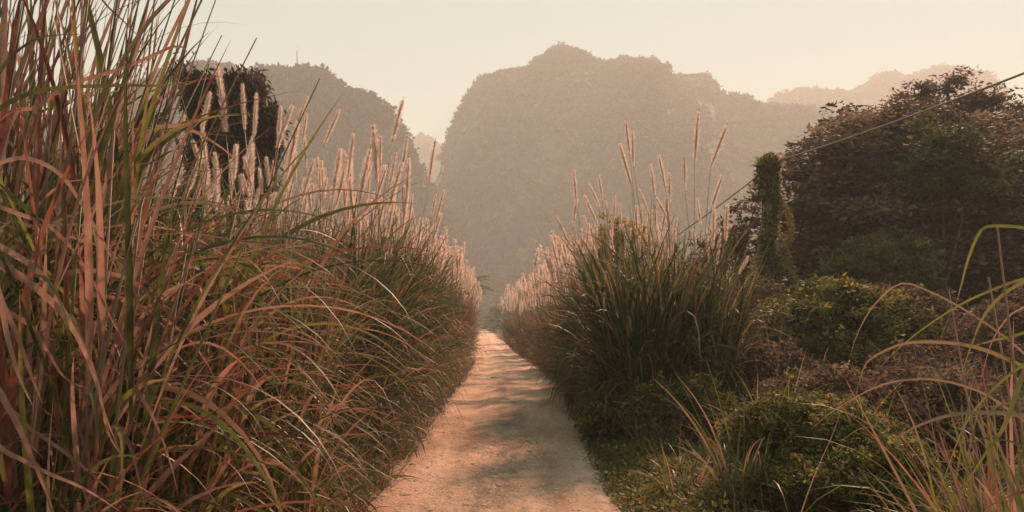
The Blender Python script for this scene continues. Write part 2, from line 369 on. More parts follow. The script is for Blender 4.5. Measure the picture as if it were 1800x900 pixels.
def rock(px,py,s_,label,seed):
    D=EYE*F/(py-HOR); x_=(px-900)/F*D
    u=np.linspace(0,2*math.pi,15)[:-1]; v=np.linspace(0,math.pi/2,7)
    V=[(0,0,1)]+[(math.sin(b)*math.cos(a),math.sin(b)*math.sin(a),math.cos(b)) for b in v[1:] for a in u]; V=np.array(V)
    n_=fbm(V*1.3+seed,3,seed); V=V*(1+.28*n_)[:,None]*np.array(s_)
    m_=14; T=[(0,1+j,1+(j+1)%m_) for j in range(m_)]; Q=[(1+r*m_+j,1+(r+1)*m_+j,1+(r+1)*m_+(j+1)%m_,1+r*m_+(j+1)%m_) for r in range(5) for j in range(m_)]
    b_=Buf(); b_.add(V,Q,T); o=link('stone',b_.mesh('stone',M_ROCK,False),None,(x_,D,.06)); tag(o,label,'stone','stones at the edges of the path'); return o
rock(1052,843,(.14,.07,.045),'flat pale stone lying on the right edge of the path in the foreground',3)
rock(944,664,(.22,.14,.10),'pale stone on the right path edge below the far tall grass',5)
rock(1045,858,(.05,.04,.03),'small brown pebble just in front of the flat pale stone',7)
rock(868,668,(.12,.08,.05),'small stone in the middle of the path far from the camera',9)
rock(762,806,(.06,.05,.03),'small stone on the left side of the path',12)

# ------------------------------------------------------------------ hills
def hill(name,prof,D,front,back,lab,seed,nx=640,nv=230,waver=30.,rib=14.,canopy=5.5,und=1.,zmax=HZ-7,trees=0):
    px=np.array([a for a,_ in prof],float); py=np.array([b for _,b in prof],float)+(2.6*F/D if trees else 0)*np.array([1 if b<400 else 0 for _,b in prof])*.85
    Xr=(px-900)/F*D; Zr=EYE+(HOR-py)/F*D
    xs=np.linspace(Xr[0],Xr[-1],nx); h=np.interp(xs,Xr,Zr)
    kern=np.hanning(7); kern/=kern.sum(); h=np.convolve(np.pad(h,3,'edge'),kern,'valid')
    h=np.maximum(h,0)
    v=np.concatenate([np.linspace(0,1,nv),1+np.linspace(0,1,int(nv*.35))[1:]])
    X,Vv=np.meshgrid(xs,v); H=np.tile(h,(len(v),1))
    wav=waver*fbm(np.stack([xs/90.,xs*0+seed,xs*0],1),3,seed)
    Wv=np.tile(wav,(len(v),1))
    q=np.clip(Vv,0,1); sm=lambda t: (lambda c: c*c*(3-2*c))(np.clip(t,0,1))
    Pz=.30*sm(q/.62)+.70*(sm((q-.38)/.62)*.55+.45*np.sin(np.clip((q-.38)/.62,0,1)*math.pi/2)**.8)
    Pz=np.where(q>.38,Pz,.30*sm(q/.62))
    Zz=H*np.where(Vv<=1,Pz,1-sm(Vv-1))
    Yy=D-front*(1-q)*(1+.0*H)+np.where(Vv>1,(Vv-1)*back,0)
    fr=front*np.clip(H/120.,.25,1.)
    Yy=D-fr*(1-q)+np.where(Vv>1,(Vv-1)*back,0)+Wv*(1-sm((q-.3)/.6)*.9)
    P=np.stack([X.ravel(),Yy.ravel(),Zz.ravel()],1)
    hn=np.clip(P[:,2]/25,0,1)
    ribn=fbm(P*np.array([1/60.,1/90.,1/120.]),3,seed+3)
    edge=1-.8*sm((q.ravel()-.8)/.2)
    edge2=edge*np.clip(1.3-q.ravel(),0,1)
    P[:,1]+=ribn*rib*hn*edge*und*1.6; P[:,2]+=ribn*rib*.35*hn*edge*und
    lim=EYE+(H.ravel()-EYE)*(P[:,1]/D)*np.where(q.ravel()<.985,.985,1.)
    P[:,2]=np.where(Vv.ravel()<=1,np.minimum(P[:,2],np.maximum(lim,.5)),np.minimum(P[:,2],H.ravel()))
    P[:,0]*=P[:,1]/D
    c1=1-worley(P/np.array([canopy*1.15]*3),seed)**1.5; c2=.6*fbm(P/14.,3,seed+7)
    P[:,1]-=(c1*canopy*.45+c2*1.3)*np.clip(P[:,2]/6,.1,1); P[:,2]+=(c1*canopy*.25+c2*.9)*np.clip(P[:,2]/3,.0,1)-.6
    P[:,2]=np.minimum(P[:,2],zmax)
    n=nx; k=len(v); i=(np.arange(k-1)[:,None]*n+np.arange(n-1)[None,:]).ravel()
    b_=Buf(); b_.add(P,np.stack([i,i+1,i+n+1,i+n],1)); o=link(name,b_.mesh(name,M_HILL)); o['kind']='structure'; o['label']=lab
    if trees:
        rt=np.random.default_rng(seed+50); ok=np.where((q.ravel()>.12)&(Vv.ravel()<1.03)&(P[:,2]>3)&(np.abs(P[:,0])<.62*P[:,1]))[0]
        ok=ok[fbm(P[ok]/np.array([26.,26.,40.]),3,seed+60)>-.42]
        sel=rt.choice(ok,trees); hn_=rt.uniform(.6,1.35,trees)**1.3; C_=P[sel]+np.stack([rt.normal(0,1,trees),rt.normal(0,1,trees)-.8,hn_*.9],1)
        k_=24; d_=rt.normal(size=(trees,k_,3)); d_/=np.linalg.norm(d_,axis=2)[...,None]; d_[...,2]=np.abs(d_[...,2])*.9-.2
        PP=C_[:,None,:]+d_*(hn_[:,None,None]*2.1)*rt.uniform(.6,1.05,(trees,k_,1))
        tr_=Buf(); tt=np.clip(np.repeat(rt.normal(.42,.22,trees),k_)+rt.normal(0,.08,trees*k_),0,1)
        leaves(tr_,PP.reshape(-1,3),np.repeat(hn_,k_)*1.5,tt,rt,.3,0,.8)
        w_=link('hill_woodland',tr_.mesh('hill_woodland',M_FAR,False)); tag(w_,'low forest of small trees clothing the slopes of the '+lab,'woodland',kind='stuff')
    return o
hill('hill',[(-700,330),(-300,260),(0,235),(150,200),(230,160),(300,128),(345,116),(385,113),(412,122),(436,136),(448,128),(470,118),(500,121),(545,122),(578,134),(600,158),(640,168),(672,182),(690,205),(706,238),(720,262),(738,306),(765,350),(800,412),(835,462),(880,510),(930,555),(950,566)],
     390,150,160,'steep wooded limestone hill on the left with a mast on its top',21,trees=11000)
hill('hill',[(640,420),(680,300),(712,250),(738,232),(760,238),(776,252),(800,262),(850,330),(900,470)],980,200,150,'small round far hill in the gap between the two big hills',33,nx=240,nv=110,trees=1200)
hill('hill',[(640,560),(700,470),(745,380),(772,300),(790,245),(800,215),(822,172),(848,136),(880,124),(930,117),(950,103),(968,88),(992,81),(1018,88),(1040,102),(1058,110),(1100,104),(1150,103),(1174,112),(1184,133),(1205,128),(1225,128),(1248,140),(1266,164),(1300,170),(1335,184),(1390,186),(1460,196),(1550,216),(1650,256),(1800,350),(1950,500),(2050,566)],
     600,270,220,'broad cliffed mountain rising in the middle behind the path',47,nx=820,nv=260,waver=42,rib=20,trees=15000)
hill('hill',[(1150,420),(1250,260),(1330,188),(1368,166),(1400,156),(1440,151),(1490,156),(1520,142),(1545,127),(1562,124),(1590,131),(1620,119),(1660,113),(1700,117),(1735,126),(1762,146),(1790,200),(1830,270),(1900,380),(2000,470),(2100,560)],
     860,260,200,'pale distant ridge on the right fading into the haze',59,nx=520,nv=170,waver=40,trees=7000)

# mast on the left hill
mp_=at(522,122,392); mast=bpy.data.objects.new('radio_mast',None); COL.objects.link(mast); mast.location=mp_-Vector((0,0,2))
tag(mast,'thin radio mast standing on top of the left hill','mast')
b_=Buf(); 
for dx,dy in ((-.35,-.2),(.35,-.2),(0,.4)): tube(b_,[(dx,dy,0),(dx*.4,dy*.4,9.5)],.09,5)
for z_ in np.arange(.8,9,1.1): tube(b_,[(-.35,-.2,z_),(.35,-.2,z_+.5)],.05,4); tube(b_,[(.3,-.2,z_),(0,.35,z_+.5)],.05,4)
link('lattice',b_.mesh('lattice',M_MAST),mast)
b_=Buf(); tube(b_,[(0,0,9.3),(0,0,11.6)],.07,5); link('antenna',b_.mesh('antenna',M_MAST),mast)

# ------------------------------------------------------------------ trees and shrubs
def B(px,py,D,rx,ry,rd): c=at(px,py,D); return (c,(rx/F*D,rd,ry/F*D))
def plant(name,label,cat,base,blobs,nclump,nleaf,ls,mat,trunk=None,group=None,twigs=40,seed=1,tr=.15,**kw):
    root=bpy.data.objects.new(name,None); COL.objects.link(root); root.location=base; tag(root,label,cat,group)
    b_=Buf(); ctr=crown(b_,blobs,nclump,nleaf,ls,seed=seed,**kw)
    o=link('crown' if cat=='tree' else 'foliage',b_.mesh('foliage',mat,False),root); o.location=-Vector(base)
    t=Buf(); base=Vector(base); r_=random.Random(seed)
    cs=[c for c,_ in blobs]
    zc=sum(c.z for c in cs)/len(cs); fork=base.lerp(Vector((sum(c.x for c in cs)/len(cs),sum(c.y for c in cs)/len(cs),zc)),.45)
    tube(t,[base-Vector((0,0,.2)),base.lerp(fork,.5)+Vector((r_.uniform(-.1,.1),r_.uniform(-.1,.1),0)),fork],[tr*1.3,tr,tr*.85],8)
    for c in cs:
        c=Vector(c); m_=fork.lerp(c,.5)+Vector((r_.uniform(-.3,.3),r_.uniform(-.3,.3),r_.uniform(0,.3)))*min(1,tr*6)
        tube(t,[fork,m_,c],[tr*.6,tr*.4,tr*.16],6)
    for j in range(twigs):
        c=Vector(ctr[r_.randrange(len(ctr))]); a=min(cs,key=lambda q:(Vector(q)-c).length); a=Vector(a)
        m_=a.lerp(c,.5)+Vector((r_.uniform(-.15,.15),)*3); tube(t,[a,m_,c],[tr*.22,tr*.13,tr*.04],4)
    if cat=='shrub':
        rs_=np.random.default_rng(seed+500); m=170; ii=rs_.integers(0,len(ctr),m); sh=Buf()
        blades(sh,ctr[ii]-np.array([0,0,.1]),rs_.uniform(0,6.28,m),rs_.uniform(.25,.75,m),rs_.uniform(.1,1.0,m),rs_.uniform(.3,1.6,m),rs_.uniform(.006,.014,m),rs_.uniform(.15,.8,m),7,rng=rs_)
        sp=blades_pts=None; n2=1500; jj=rs_.integers(0,len(ctr),60)
        for c_ in ctr[jj]:
            dd=rs_.normal(size=3); dd[2]=abs(dd[2])+.5; dd/=np.linalg.norm(dd); ln=rs_.uniform(.2,.6); q_=np.linspace(0,1,16)[:,None]
            pp=c_+dd*ln*q_+np.array([0,0,-.5])*ln*q_**2; tube(sh,[tuple(a) for a in pp[::3]],.004,4,.7); leaves(sh,pp,ls*rs_.uniform(.8,1.5,16),np.clip(rs_.normal(.55,.15,16),0,1),rs_,.2,.2,.5)
        so2=link('shoots',sh.mesh('shoots',M_LEAF,False),root); so2.location=-base
    tb=link('trunk' if cat=='tree' else 'stem',t.mesh('trunk',M_BARK),root); tb.location=-base
    return root

plant('broadleaf_tree','large dark round-crowned tree on the right behind the creeper-covered pole','tree',(12.5,33,0),
  [B(1485,305,31,88,70,2.4),B(1440,385,30,55,80,1.9),B(1560,270,32,110,75,2.8),B(1660,300,32,120,80,3.),B(1760,330,32,110,95,3.),B(1850,360,33,120,120,3),B(1520,400,29.5,130,100,2.5),B(1660,430,29.5,150,110,2.5),B(1790,450,29.5,130,110,2.5),B(1435,470,29,50,70,1.7),B(1590,500,29,170,70,2.),B(1640,240,33,80,45,2.2),B(1740,262,33.5,80,45,2.4),B(1820,290,33,60,60,2.2),B(1500,235,32.5,45,40,1.4)],
  1600,110,.20,M_DARK,tr=.38,twigs=160,seed=3,csize=.85,flat=.7,clumpflat=.26,tint=(.45,.25),inner=.3)
plant('broadleaf_tree','tall open-crowned tree at the right edge with sky showing through its top branches','tree',(19,41,0),
  [B(1620,165,38,38,22,1.2),B(1665,150,38,36,16,1.1),B(1700,175,38.5,45,20,1.3),B(1745,185,38,40,22,1.2),B(1600,205,38,50,26,1.3),B(1680,215,38,70,32,1.6),B(1770,225,38,55,32,1.5),B(1830,260,38,60,50,1.6),B(1545,215,37,38,24,1.0),B(1860,210,38,30,24,1.)],
  430,60,.17,M_DARK,tr=.3,twigs=190,seed=4,csize=.62,flat=.7,clumpflat=.3,tint=(.55,.18),inner=.35,cut=(.7,-.32))
plant('leafy_sapling','fine-leaved olive tree rising in front of the large dark tree crown','tree',(12,26.5,0),
  [B(1650,255,27.5,70,50,1.1),B(1690,300,27.5,80,60,1.2),B(1610,310,27.5,50,50,1.)],170,60,.15,M_LEAF,tr=.1,twigs=60,seed=5,csize=.42,flat=.5,tint=(.33,.12))
plant('leafy_bush','yellow-green bush low in front of the big dark tree','bush',(9.6,25,0),
  [B(1550,445,25,60,30,.8),B(1500,480,25,60,40,.9),B(1590,470,25,50,40,.9),B(1530,530,25,90,50,1.)],360,50,.11,M_LEAF,tr=.06,twigs=40,seed=6,csize=.3,tint=(.45,.12))
plant('thin_tree','small dark twiggy tree between the plumed grass and the pole','tree',(6.2,27.5,0),
  [B(1265,440,27.5,38,28,.6),B(1300,400,27.5,35,30,.6),B(1310,470,27.5,40,35,.7),B(1240,480,27.5,28,26,.5),B(1330,350,27.5,22,30,.4),B(1290,520,27,50,30,.7)],190,38,.13,M_DARK,tr=.07,twigs=90,seed=7,csize=.3,flat=.4,tint=(.35,.15))
plant('leafy_sapling','golden-leaved sapling behind the plumed grass on the right of the path','tree',(2.2,20.5,0),
  [B(1080,430,20.5,40,45,.5),B(1060,480,20.5,40,40,.5),B(1110,460,20.5,35,45,.5)],200,40,.09,M_LEAF,tr=.04,twigs=30,seed=8,csize=.22,tint=(.78,.12))
plant('draped_tree','dark dead-looking tree shrouded in hanging creepers behind the left grass','tree',(-7.4,24,0),
  [B(316,122,24,13,16,.4),B(352,138,24,12,16,.4),B(396,132,24,15,16,.4),B(432,160,24,14,20,.4),B(474,225,24,14,34,.4),B(455,300,24,16,44,.5),B(300,220,24,14,40,.4),B(322,165,24,20,34,.7),B(345,200,24,48,60,1.),B(400,170,24,42,42,1.),B(440,195,24,30,40,.8),B(415,260,24,52,60,1.),B(370,290,24,50,60,.9),B(455,260,24,24,45,.7),B(420,330,24,38,50,.8),B(330,330,24,45,60,.8)],
  1000,80,.17,M_DARK,tr=.2,twigs=160,seed=9,cut=(1.1,-.12),csize=.30,flat=0.,hang=1.8,tint=(.14,.15),clumpflat=1.1,aspect=.3)
# small palm beyond the left row
pm=bpy.data.objects.new('palm_tree',None); COL.objects.link(pm); pp=at(822,505,78); pm.location=(pp.x,pp.y,0); tag(pm,'tiny palm showing its fronds where the left grass meets the far hill','tree')
b_=Buf(); tube(b_,[(0,0,0),(.1,0,2.4),(0,0,pp.z)],[.2,.15,.12],7); link('trunk',b_.mesh('palm_trunk',M_BARK),pm)
b_=Buf(); r5=np.random.default_rng(5)
for j in range(17):
    a=j*2.4; b0=r5.uniform(.5,1.3); Lf=2.1; prev=np.array([0,0,pp.z])
    rach=[prev]
    for q in range(8): th=b0+q*.16; prev=prev+Lf/8*np.array([math.sin(th)*math.cos(a),math.sin(th)*math.sin(a),math.cos(th)]); rach.append(prev)
    R_=np.array(rach); ts=np.repeat(np.linspace(.1,1,26),2); P0=np.stack([np.interp(ts*8,range(9),R_[:,c]) for c in range(3)],1)
    sd=np.tile([1,-1],26); az=a+sd*1.1; n_=len(ts)
    blades(b_,P0,az,np.full(n_,.55),np.full(n_,1.4),np.full(n_,.9),np.full(n_,.07),np.full(n_,.3),3,fold=False,rng=r5)
link('crown',b_.mesh('palm_crown',M_LEAF),pm)

# shrubs on the right
plant('creeper_shrub','tangled leafy mound at the foot of the creeper-covered pole','shrub',(5.6,17.2,0),
  [B(1465,525,17,55,32,.8),B(1440,575,17,60,45,.9),B(1520,550,17,60,35,.9),B(1440,600,16.6,110,60,1.),B(1350,640,17,70,50,1.),B(1560,600,16.8,70,50,.9)],900,55,.085,M_LEAF,tr=.04,twigs=60,seed=12,csize=.24,tint=(.42,.2),group='shrubs right of the path')
plant('creeper_shrub','dull brown shrub mass spreading below the dark tree on the right','shrub',(9.3,17.5,0),
  [B(1640,600,18,90,45,1.),B(1740,590,18,90,55,1.1),B(1830,580,18,80,60,1.1),B(1680,640,16.5,130,60,1.),B(1590,560,19,60,50,1.)],1000,50,.09,M_DARK,tr=.05,twigs=80,seed=13,csize=.28,tint=(.36,.2),group='shrubs right of the path')
plant('creeper_shrub','brown thicket between the right path-side grass and the pole','shrub',(3.6,15.8,0),
  [B(1290,590,16,55,60,.8),B(1260,650,15.4,70,50,.8),B(1350,670,14.6,90,45,.8),B(1320,545,18,50,40,.6)],700,50,.08,M_DARK,tr=.04,twigs=60,seed=14,csize=.22,tint=(.42,.2),group='shrubs right of the path')
plant('creeper_shrub','rounded green mound of small leaves in the right foreground','shrub',(2.9,8.6,0),
  [B(1390,740,8.7,75,42,.55),B(1460,770,8.3,75,48,.6),B(1540,815,7.8,70,48,.6),B(1340,760,9.,50,40,.5),B(1440,850,7.8,120,55,.6),B(1590,880,7.4,50,40,.5)],1500,60,.042,M_LEAF,tr=.02,twigs=90,seed=15,csize=.13,tint=(.5,.17),group='shrubs right of the path')
plant('creeper_shrub','dark brushy hollow of stems and leaves behind the green foreground mound','shrub',(4.4,11.5,0),
  [B(1560,720,11.5,110,50,.8),B(1440,690,12.5,90,40,.8),B(1680,740,10.5,110,70,.8),B(1640,680,12.5,120,40,.9)],1000,50,.06,M_DARK,tr=.03,twigs=120,seed=16,csize=.2,tint=(.36,.22),group='shrubs right of the path')
plant('creeper_shrub','leafy tangle hanging below the plumed grass clump at the path edge','shrub',(1.75,13.6,0),
  [B(1100,700,14,50,45,.45),B(1160,720,13.2,60,45,.5),B(1060,730,13.8,28,28,.3),B(1220,730,12.6,60,45,.5)],800,50,.055,M_LEAF,tr=.02,twigs=60,seed=17,csize=.16,tint=(.38,.18),group='shrubs right of the path')
# ground cover right
r6=np.random.default_rng(6); n_=4200
D_=5.5+16*r6.random(n_)**1.3; e_=pr(D_); off=r6.random(n_)**1.15*(1.2+.28*D_)
cx=e_+.02+off; hz_=.05+.28*np.clip(off/.8,0,1)*(.55+.45*fbm(np.stack([cx*1.3,D_*1.3,cx*0],1),3,3))
b_=Buf(); nl=34
q=r6.normal(size=(n_,nl,3))*np.array([.11,.11,.045]); P=np.stack([cx,D_,hz_],1)[:,None,:]+q; P[...,2]=np.abs(P[...,2])+.01
ok=P[...,0].reshape(-1)>np.repeat(e_,nl)-.06
tt=np.clip(np.repeat(r6.normal(.5,.16,n_),nl)+r6.normal(0,.08,n_*nl),0,1)
leaves(b_,P.reshape(-1,3)[ok],.046*r6.uniform(.5,1.6,ok.sum()),tt[ok],r6,.45,0,.6)
o=link('ground_cover',b_.mesh('ground_cover',M_LEAF,False)); tag(o,'low small-leaved creeping plants covering the right bank','ground cover',kind='stuff')

# ------------------------------------------------------------------ tall grass
def tint_mix(n,rng,w): # w: weights for green, olive, straw, tan, red
    c=rng.choice(5,n,p=np.array(w)/sum(w)); return np.clip(np.array([.12,.32,.52,.7,.88])[c]+rng.normal(0,.05,n),0,1)
def make_leaves(seed,n,H,w,R=.55,wid=(.010,.026),seg=8,mat=M_GRASS,name='leaves',zr=.55,kk=.18,lean=(.05,.38),lmax=1.9,bg=.5):
    rng=np.random.default_rng(seed); b_=Buf()
    a=rng.uniform(0,2*math.pi,n); r=R*np.sqrt(rng.random(n)); zz=H*zr*rng.random(n)**1.5
    root=np.stack([r*np.cos(a)*(1+zz*.22),r*np.sin(a)*(1+zz*.22),zz],1)
    az=a+rng.normal(0,.9,n); L=np.clip(H*rng.uniform(.25,.58,n),.6,lmax)
    th0=rng.uniform(*lean,n)*(.5+r/R*.6); bend=rng.gamma(2.2,bg,n)*(1.25-.75*zz/(H*zr)); 
    kink=(rng.uniform(.35,.85,n),np.where(rng.random(n)<kk,rng.uniform(.7,2.0,n),0))
    blades(b_,root,az,L,th0,bend,rng.uniform(*wid,n),tint_mix(n,rng,w),seg,kink,rng=rng)
    # culms
    for j in range(int(n*.02)):
        a_=rng.uniform(0,6.28); r_=R*.8*math.sqrt(rng.random()); h=H*rng.uniform(.4,.85); dx,dy=math.cos(a_),math.sin(a_)
        tube(b_,[(dx*r_,dy*r_,0),(dx*(r_+.1),dy*(r_+.1),h*.5),(dx*(r_+.3),dy*(r_+.3),h)],[.009,.007,.004],4,.6)
    return b_.mesh(name,mat)
LV=[make_leaves(100+i,1350,3.2,w,wid=(.014,.042),zr=.62,bg=.7) for i,w in enumerate([(6,6,2.4,1.2,.7),(5,6,3,1.5,.8),(6,5,3,1,.6),(4,5,3.5,2,1.3)])]
LFAR=[make_leaves(120+i,900,3.0,w,wid=(.02,.045),seg=6,zr=.62) for i,w in enumerate([(2,4,4,4,2),(3,4,4,3,1)])]

def make_plume(seed,nh=800,L=.66,R=.05,hw=.0052):
    rng=np.random.default_rng(seed); cb=Buf(); bend=rng.uniform(-.02,.05)
    z=np.linspace(0,L,9); tube(cb,[(bend*(q/L)**2,0,q) for q in z],[.003,.007,.011,.013,.013,.011,.008,.005,.002],6,rng.random())
    hb_=Buf(); t=rng.random(nh); a=rng.uniform(0,6.283,nh); env=np.sin(np.clip(t*1.05+.05,0,1)*math.pi)**.35*(.75+.35*rng.random(nh))
    root=np.stack([bend*t**2+.010*np.cos(a),.010*np.sin(a),t*L],1)
    blades(hb_,root,a,R*1.75*env,np.full(nh,.48)+rng.normal(0,.2,nh),np.full(nh,.15),np.full(nh,hw),rng.random(nh),2,wob=.05,rng=rng,fold=False)
    return cb.mesh('plume_core',M_CORE),hb_.mesh('plume_hair',M_PLUME,False)
def join(me_a,me_b,name):
    import bmesh
    bm=bmesh.new(); bm.from_mesh(me_a); n1=len(bm.faces); bm.from_mesh(me_b); bm.faces.ensure_lookup_table()
    for f in bm.faces[n1:]: f.material_index=1
    m=bpy.data.meshes.new(name); bm.to_mesh(m); bm.free(); m.materials.append(me_a.materials[0]); m.materials.append(me_b.materials[0]); return m
PL=[join(*make_plume(200+i),'plume') for i in range(5)]
PLF=[join(*make_plume(230+i,220,.66,.062,.012),'plume') for i in range(3)]

tuss=[]
def tussock(x,y,H=1.,proto=None,far=False,row='left',rs=1.):
    root=bpy.data.objects.new('grass_tussock',None); COL.objects.link(root); root.location=(x,y,0)
    me=(LFAR if far else LV)[proto if proto is not None else random.randrange(len(LFAR if far else LV))]
    o=link('leaves',me,root); o.rotation_euler=(0,0,random.uniform(0,6.28)); o.scale=(rs*H,rs*H,H)
    tuss.append((root,row,y)); root['_n']=0
    return root
def stem(root,tip,bot,far=False,rr=None):
    """one flowering stem of a tussock; tip and bot are the plume's world end points"""
    ro=Vector(root.location); dirv=(tip-bot); L=dirv.length
    g0=Vector((ro.x+random.uniform(-.3,.3),ro.y+random.uniform(-.3,.3),0))
    c=bot-dirv.normalized()*1.2
    pts=[]
    for j in range(9):
        t=j/8; a=g0.lerp(Vector((g0.x*.5+c.x*.5,g0.y*.5+c.y*.5,c.z*.55)),t); b=Vector((g0.x*.5+c.x*.5,g0.y*.5+c.y*.5,c.z*.6)).lerp(bot,t); pts.append(a.lerp(b,t)-g0)
    b_=Buf(); tube(b_,pts,[.0065-.0004*j for j in range(9)],4 if far else 5,random.random())
    if not far:   # one or two narrow stem leaves
        rng=np.random.default_rng(random.randrange(9999)); k=2
        idx=rng.integers(3,7,k); P0=np.array([tuple(pts[i]) for i in idx])
        blades(b_,P0,rng.uniform(0,6.28,k),rng.uniform(.5,1.0,k),rng.uniform(.1,.4,k),rng.uniform(.6,1.8,k),rng.uniform(.01,.016,k),rng.uniform(.1,.6,k),6,rng=rng)
    so_=link('flower_stem',b_.mesh('flower_stem',M_STEM),root,g0-ro)
    me=random.choice(PLF if far else PL); po=link('plume',me,so_,bot-g0)
    po.rotation_mode='QUATERNION'; po.rotation_quaternion=dirv.to_track_quat('Z','Y') @ Quaternion((0,0,1),random.uniform(0,6.28)); k=L/.62; kw=random.uniform(.85,1.15)*min(1.15,max(.75,k))*(1.3 if far else .82)
    po.scale=(kw,kw,k); root['_n']+=1

# left row, near to far
for i,D in enumerate([7.4,9.0,10.6,12.2,14.0,16,18.2,20.6,23.4,26.6,30.4,35,41,48,57,68,82]):
    x=pl(D)-random.uniform(.75,1.0)-(.25 if D<12 else 0)
    tussock(x,D,random.uniform(.97,1.05)*np.interp(D,[7,9,12,14],[.74,.82,.95,1.04]),far=D>24,row='left_front',rs=.95)
for i,D in enumerate([8.6,10.4,12.6,15,17.6,21,25,30,37,46]):
    x=pl(D)-random.uniform(2.1,2.7)
    tussock(x,D,random.uniform(1.0,1.1)*np.interp(D,[8,14],[.9,1.04]),far=D>24,row='left_back',rs=1.05)
# right row
for i,(px,D,H,rs) in enumerate([(1130,14.2,.98,1.0),(1190,15.6,1.0,1.0),(1235,14.4,.86,.9),(1090,17.5,.98,.95),(1040,20,.92,.95),(1060,24,1.,1.05),(1000,27,.93,1.),(975,32,.95,1.),(955,38,.98,1.),(940,45,1.,1.),(925,54,1.03,1.05),(912,65,1.05,1.1),(902,80,1.08,1.15)]):
    tussock(max((px-900)/F*D,pr(D)+.55),D+random.uniform(-1,1)*(.04*D if D>16 else 0),H*(.8 if D>=23 else 1),far=D>24,row='right_front' ,rs=rs*(1.1 if D>=23 else 1))
for D in (18.9,22,25.6,29.6,34.8,41.5,49.5,59): tussock(pr(D)+random.uniform(.55,.9),D,random.uniform(.70,.8),far=D>24,row='right_front',rs=1.15)  # extra tussocks added between the others to even the row's shadow on the path
for i,(x_,D) in enumerate([(3.2,19),(3.3,23),(3.4,29),(3.6,37),(3.2,48)]): tussock(x_,D,.85,far=D>24,row='right_back')

def near(p,side):
    return min([t for t in tuss if t[1].startswith(side)],key=lambda t:(Vector(t[0].location).xy-p.xy).length)[0]
C3=lambda x,y:(400+x/2,y/2); C1=lambda x,y:(x/2,y/2); C5=lambda x,y:(850+x/2,50+y/2)
LP=[(C3(*a),C3(*b)) for a,b in [((52,290),(58,460)),((104,322),(97,490)),((183,368),(172,520)),((290,335),(235,480)),((280,395),(255,500)),((395,378),(332,515)),((35,505),(22,640)),((60,545),(80,650)),((85,500),(95,610)),((138,548),(142,660)),((115,590),(130,690)),((40,610),(60,690)),((200,465),(215,580)),((218,480),(200,600)),((230,500),(238,630)),((268,470),(272,600)),((315,548),(325,690)),((328,560),(335,700)),((345,588),(342,700)),((425,545),(360,680)),((412,525),(425,700)),((475,585),(470,700)),((500,605),(490,720)),((533,640),(520,715)),((385,675),(362,760)),((260,645),(262,730)),((280,625),(290,750)),((175,675),(95,760)),((510,725),(520,830)),((440,715),(435,790)),((210,560),(205,660)),((225,640),(215,730)),((165,560),(150,660)),((300,640),(295,740)),((415,640),(410,740)),((450,690),(448,800)),((490,700),(484,800))]]
LP+=[(C1(*a),C1(*b)) for a,b in [((775,225),(790,470)),((740,320),(712,450)),((835,505),(822,640)),((645,400),(630,480)),((705,430),(722,600)),((890,500),(885,680)),((850,610),(865,690)),((730,560),(738,660)),((765,650),(770,750)),((680,490),(690,570))]]
for a,b in LP:
    D=min(21,max(9.5,2.9*F/(872-b[0])))+random.uniform(-.5,.5)
    tp=at(*a,D); bt=at(*b,D); bt.y+=random.uniform(-.15,.15); stem(near(bt,'left'),tp,bt)
RP=[(C5(*a),C5(*b)) for a,b in [((755,290),(742,480)),((855,340),(798,490)),((498,322),(515,450)),((520,355),(527,490)),((475,400),(520,550)),((592,472),(600,590)),((620,440),(640,570)),((653,503),(655,620)),((710,448),(708,570)),((405,508),(418,610)),((372,540),(408,630)),((350,583),(405,700)),((545,560),(580,650)),((605,590),(645,665)),((553,615),(555,720)),((606,618),(604,715)),((461,585),(458,680)),((480,610),(482,710)),((252,655),(298,750)),((835,512),(800,640)),((815,620),(805,780)),((860,615),(850,750)),((750,595),(765,695)),((935,800),(895,865)),((350,655),(385,760)),((375,690),(395,790)),((430,720),(440,800)),((330,740),(345,820)),((545,725),(550,810)),((670,700),(672,780))]]
for a,b in RP:
    D=14.6+random.uniform(-.7,.7) if b[0]>1085 else random.uniform(18,21)
    stem(near(at(*b,D),'right'),at(*a,D),at(*b,D))
# crowded shorter plumes of the far parts of both rows
def crowd(root,n,ztop,spread,far=True):
    ro=Vector(root.location)
    for _ in range(n):
        a=random.uniform(0,6.28); r=spread*math.sqrt(random.random()); z=ztop+random.gauss(0,.33)
        bt=Vector((ro.x+r*math.cos(a),ro.y+r*math.sin(a),z)); ln=random.uniform(.45,.78)
        dv=Vector((random.gauss(.12 if ro.x<0 else -.02,.16),random.gauss(0,.12),1)).normalized()*ln
        stem(root,bt+dv,bt,far)
for root,row,y in tuss:
    if row.startswith('left'):
        if 12<y<24: crowd(root,24 if y>17 else 14,3.35,.95,False)
        elif y>=24: crowd(root,int(40 if y<50 else 30),3.4,1.0 if y<50 else 1.3)
    else:
        if 18<y<=24: crowd(root,20,3.0,.85,False)
        elif y>24: crowd(root,34,3.05,1.0 if y<50 else 1.2)

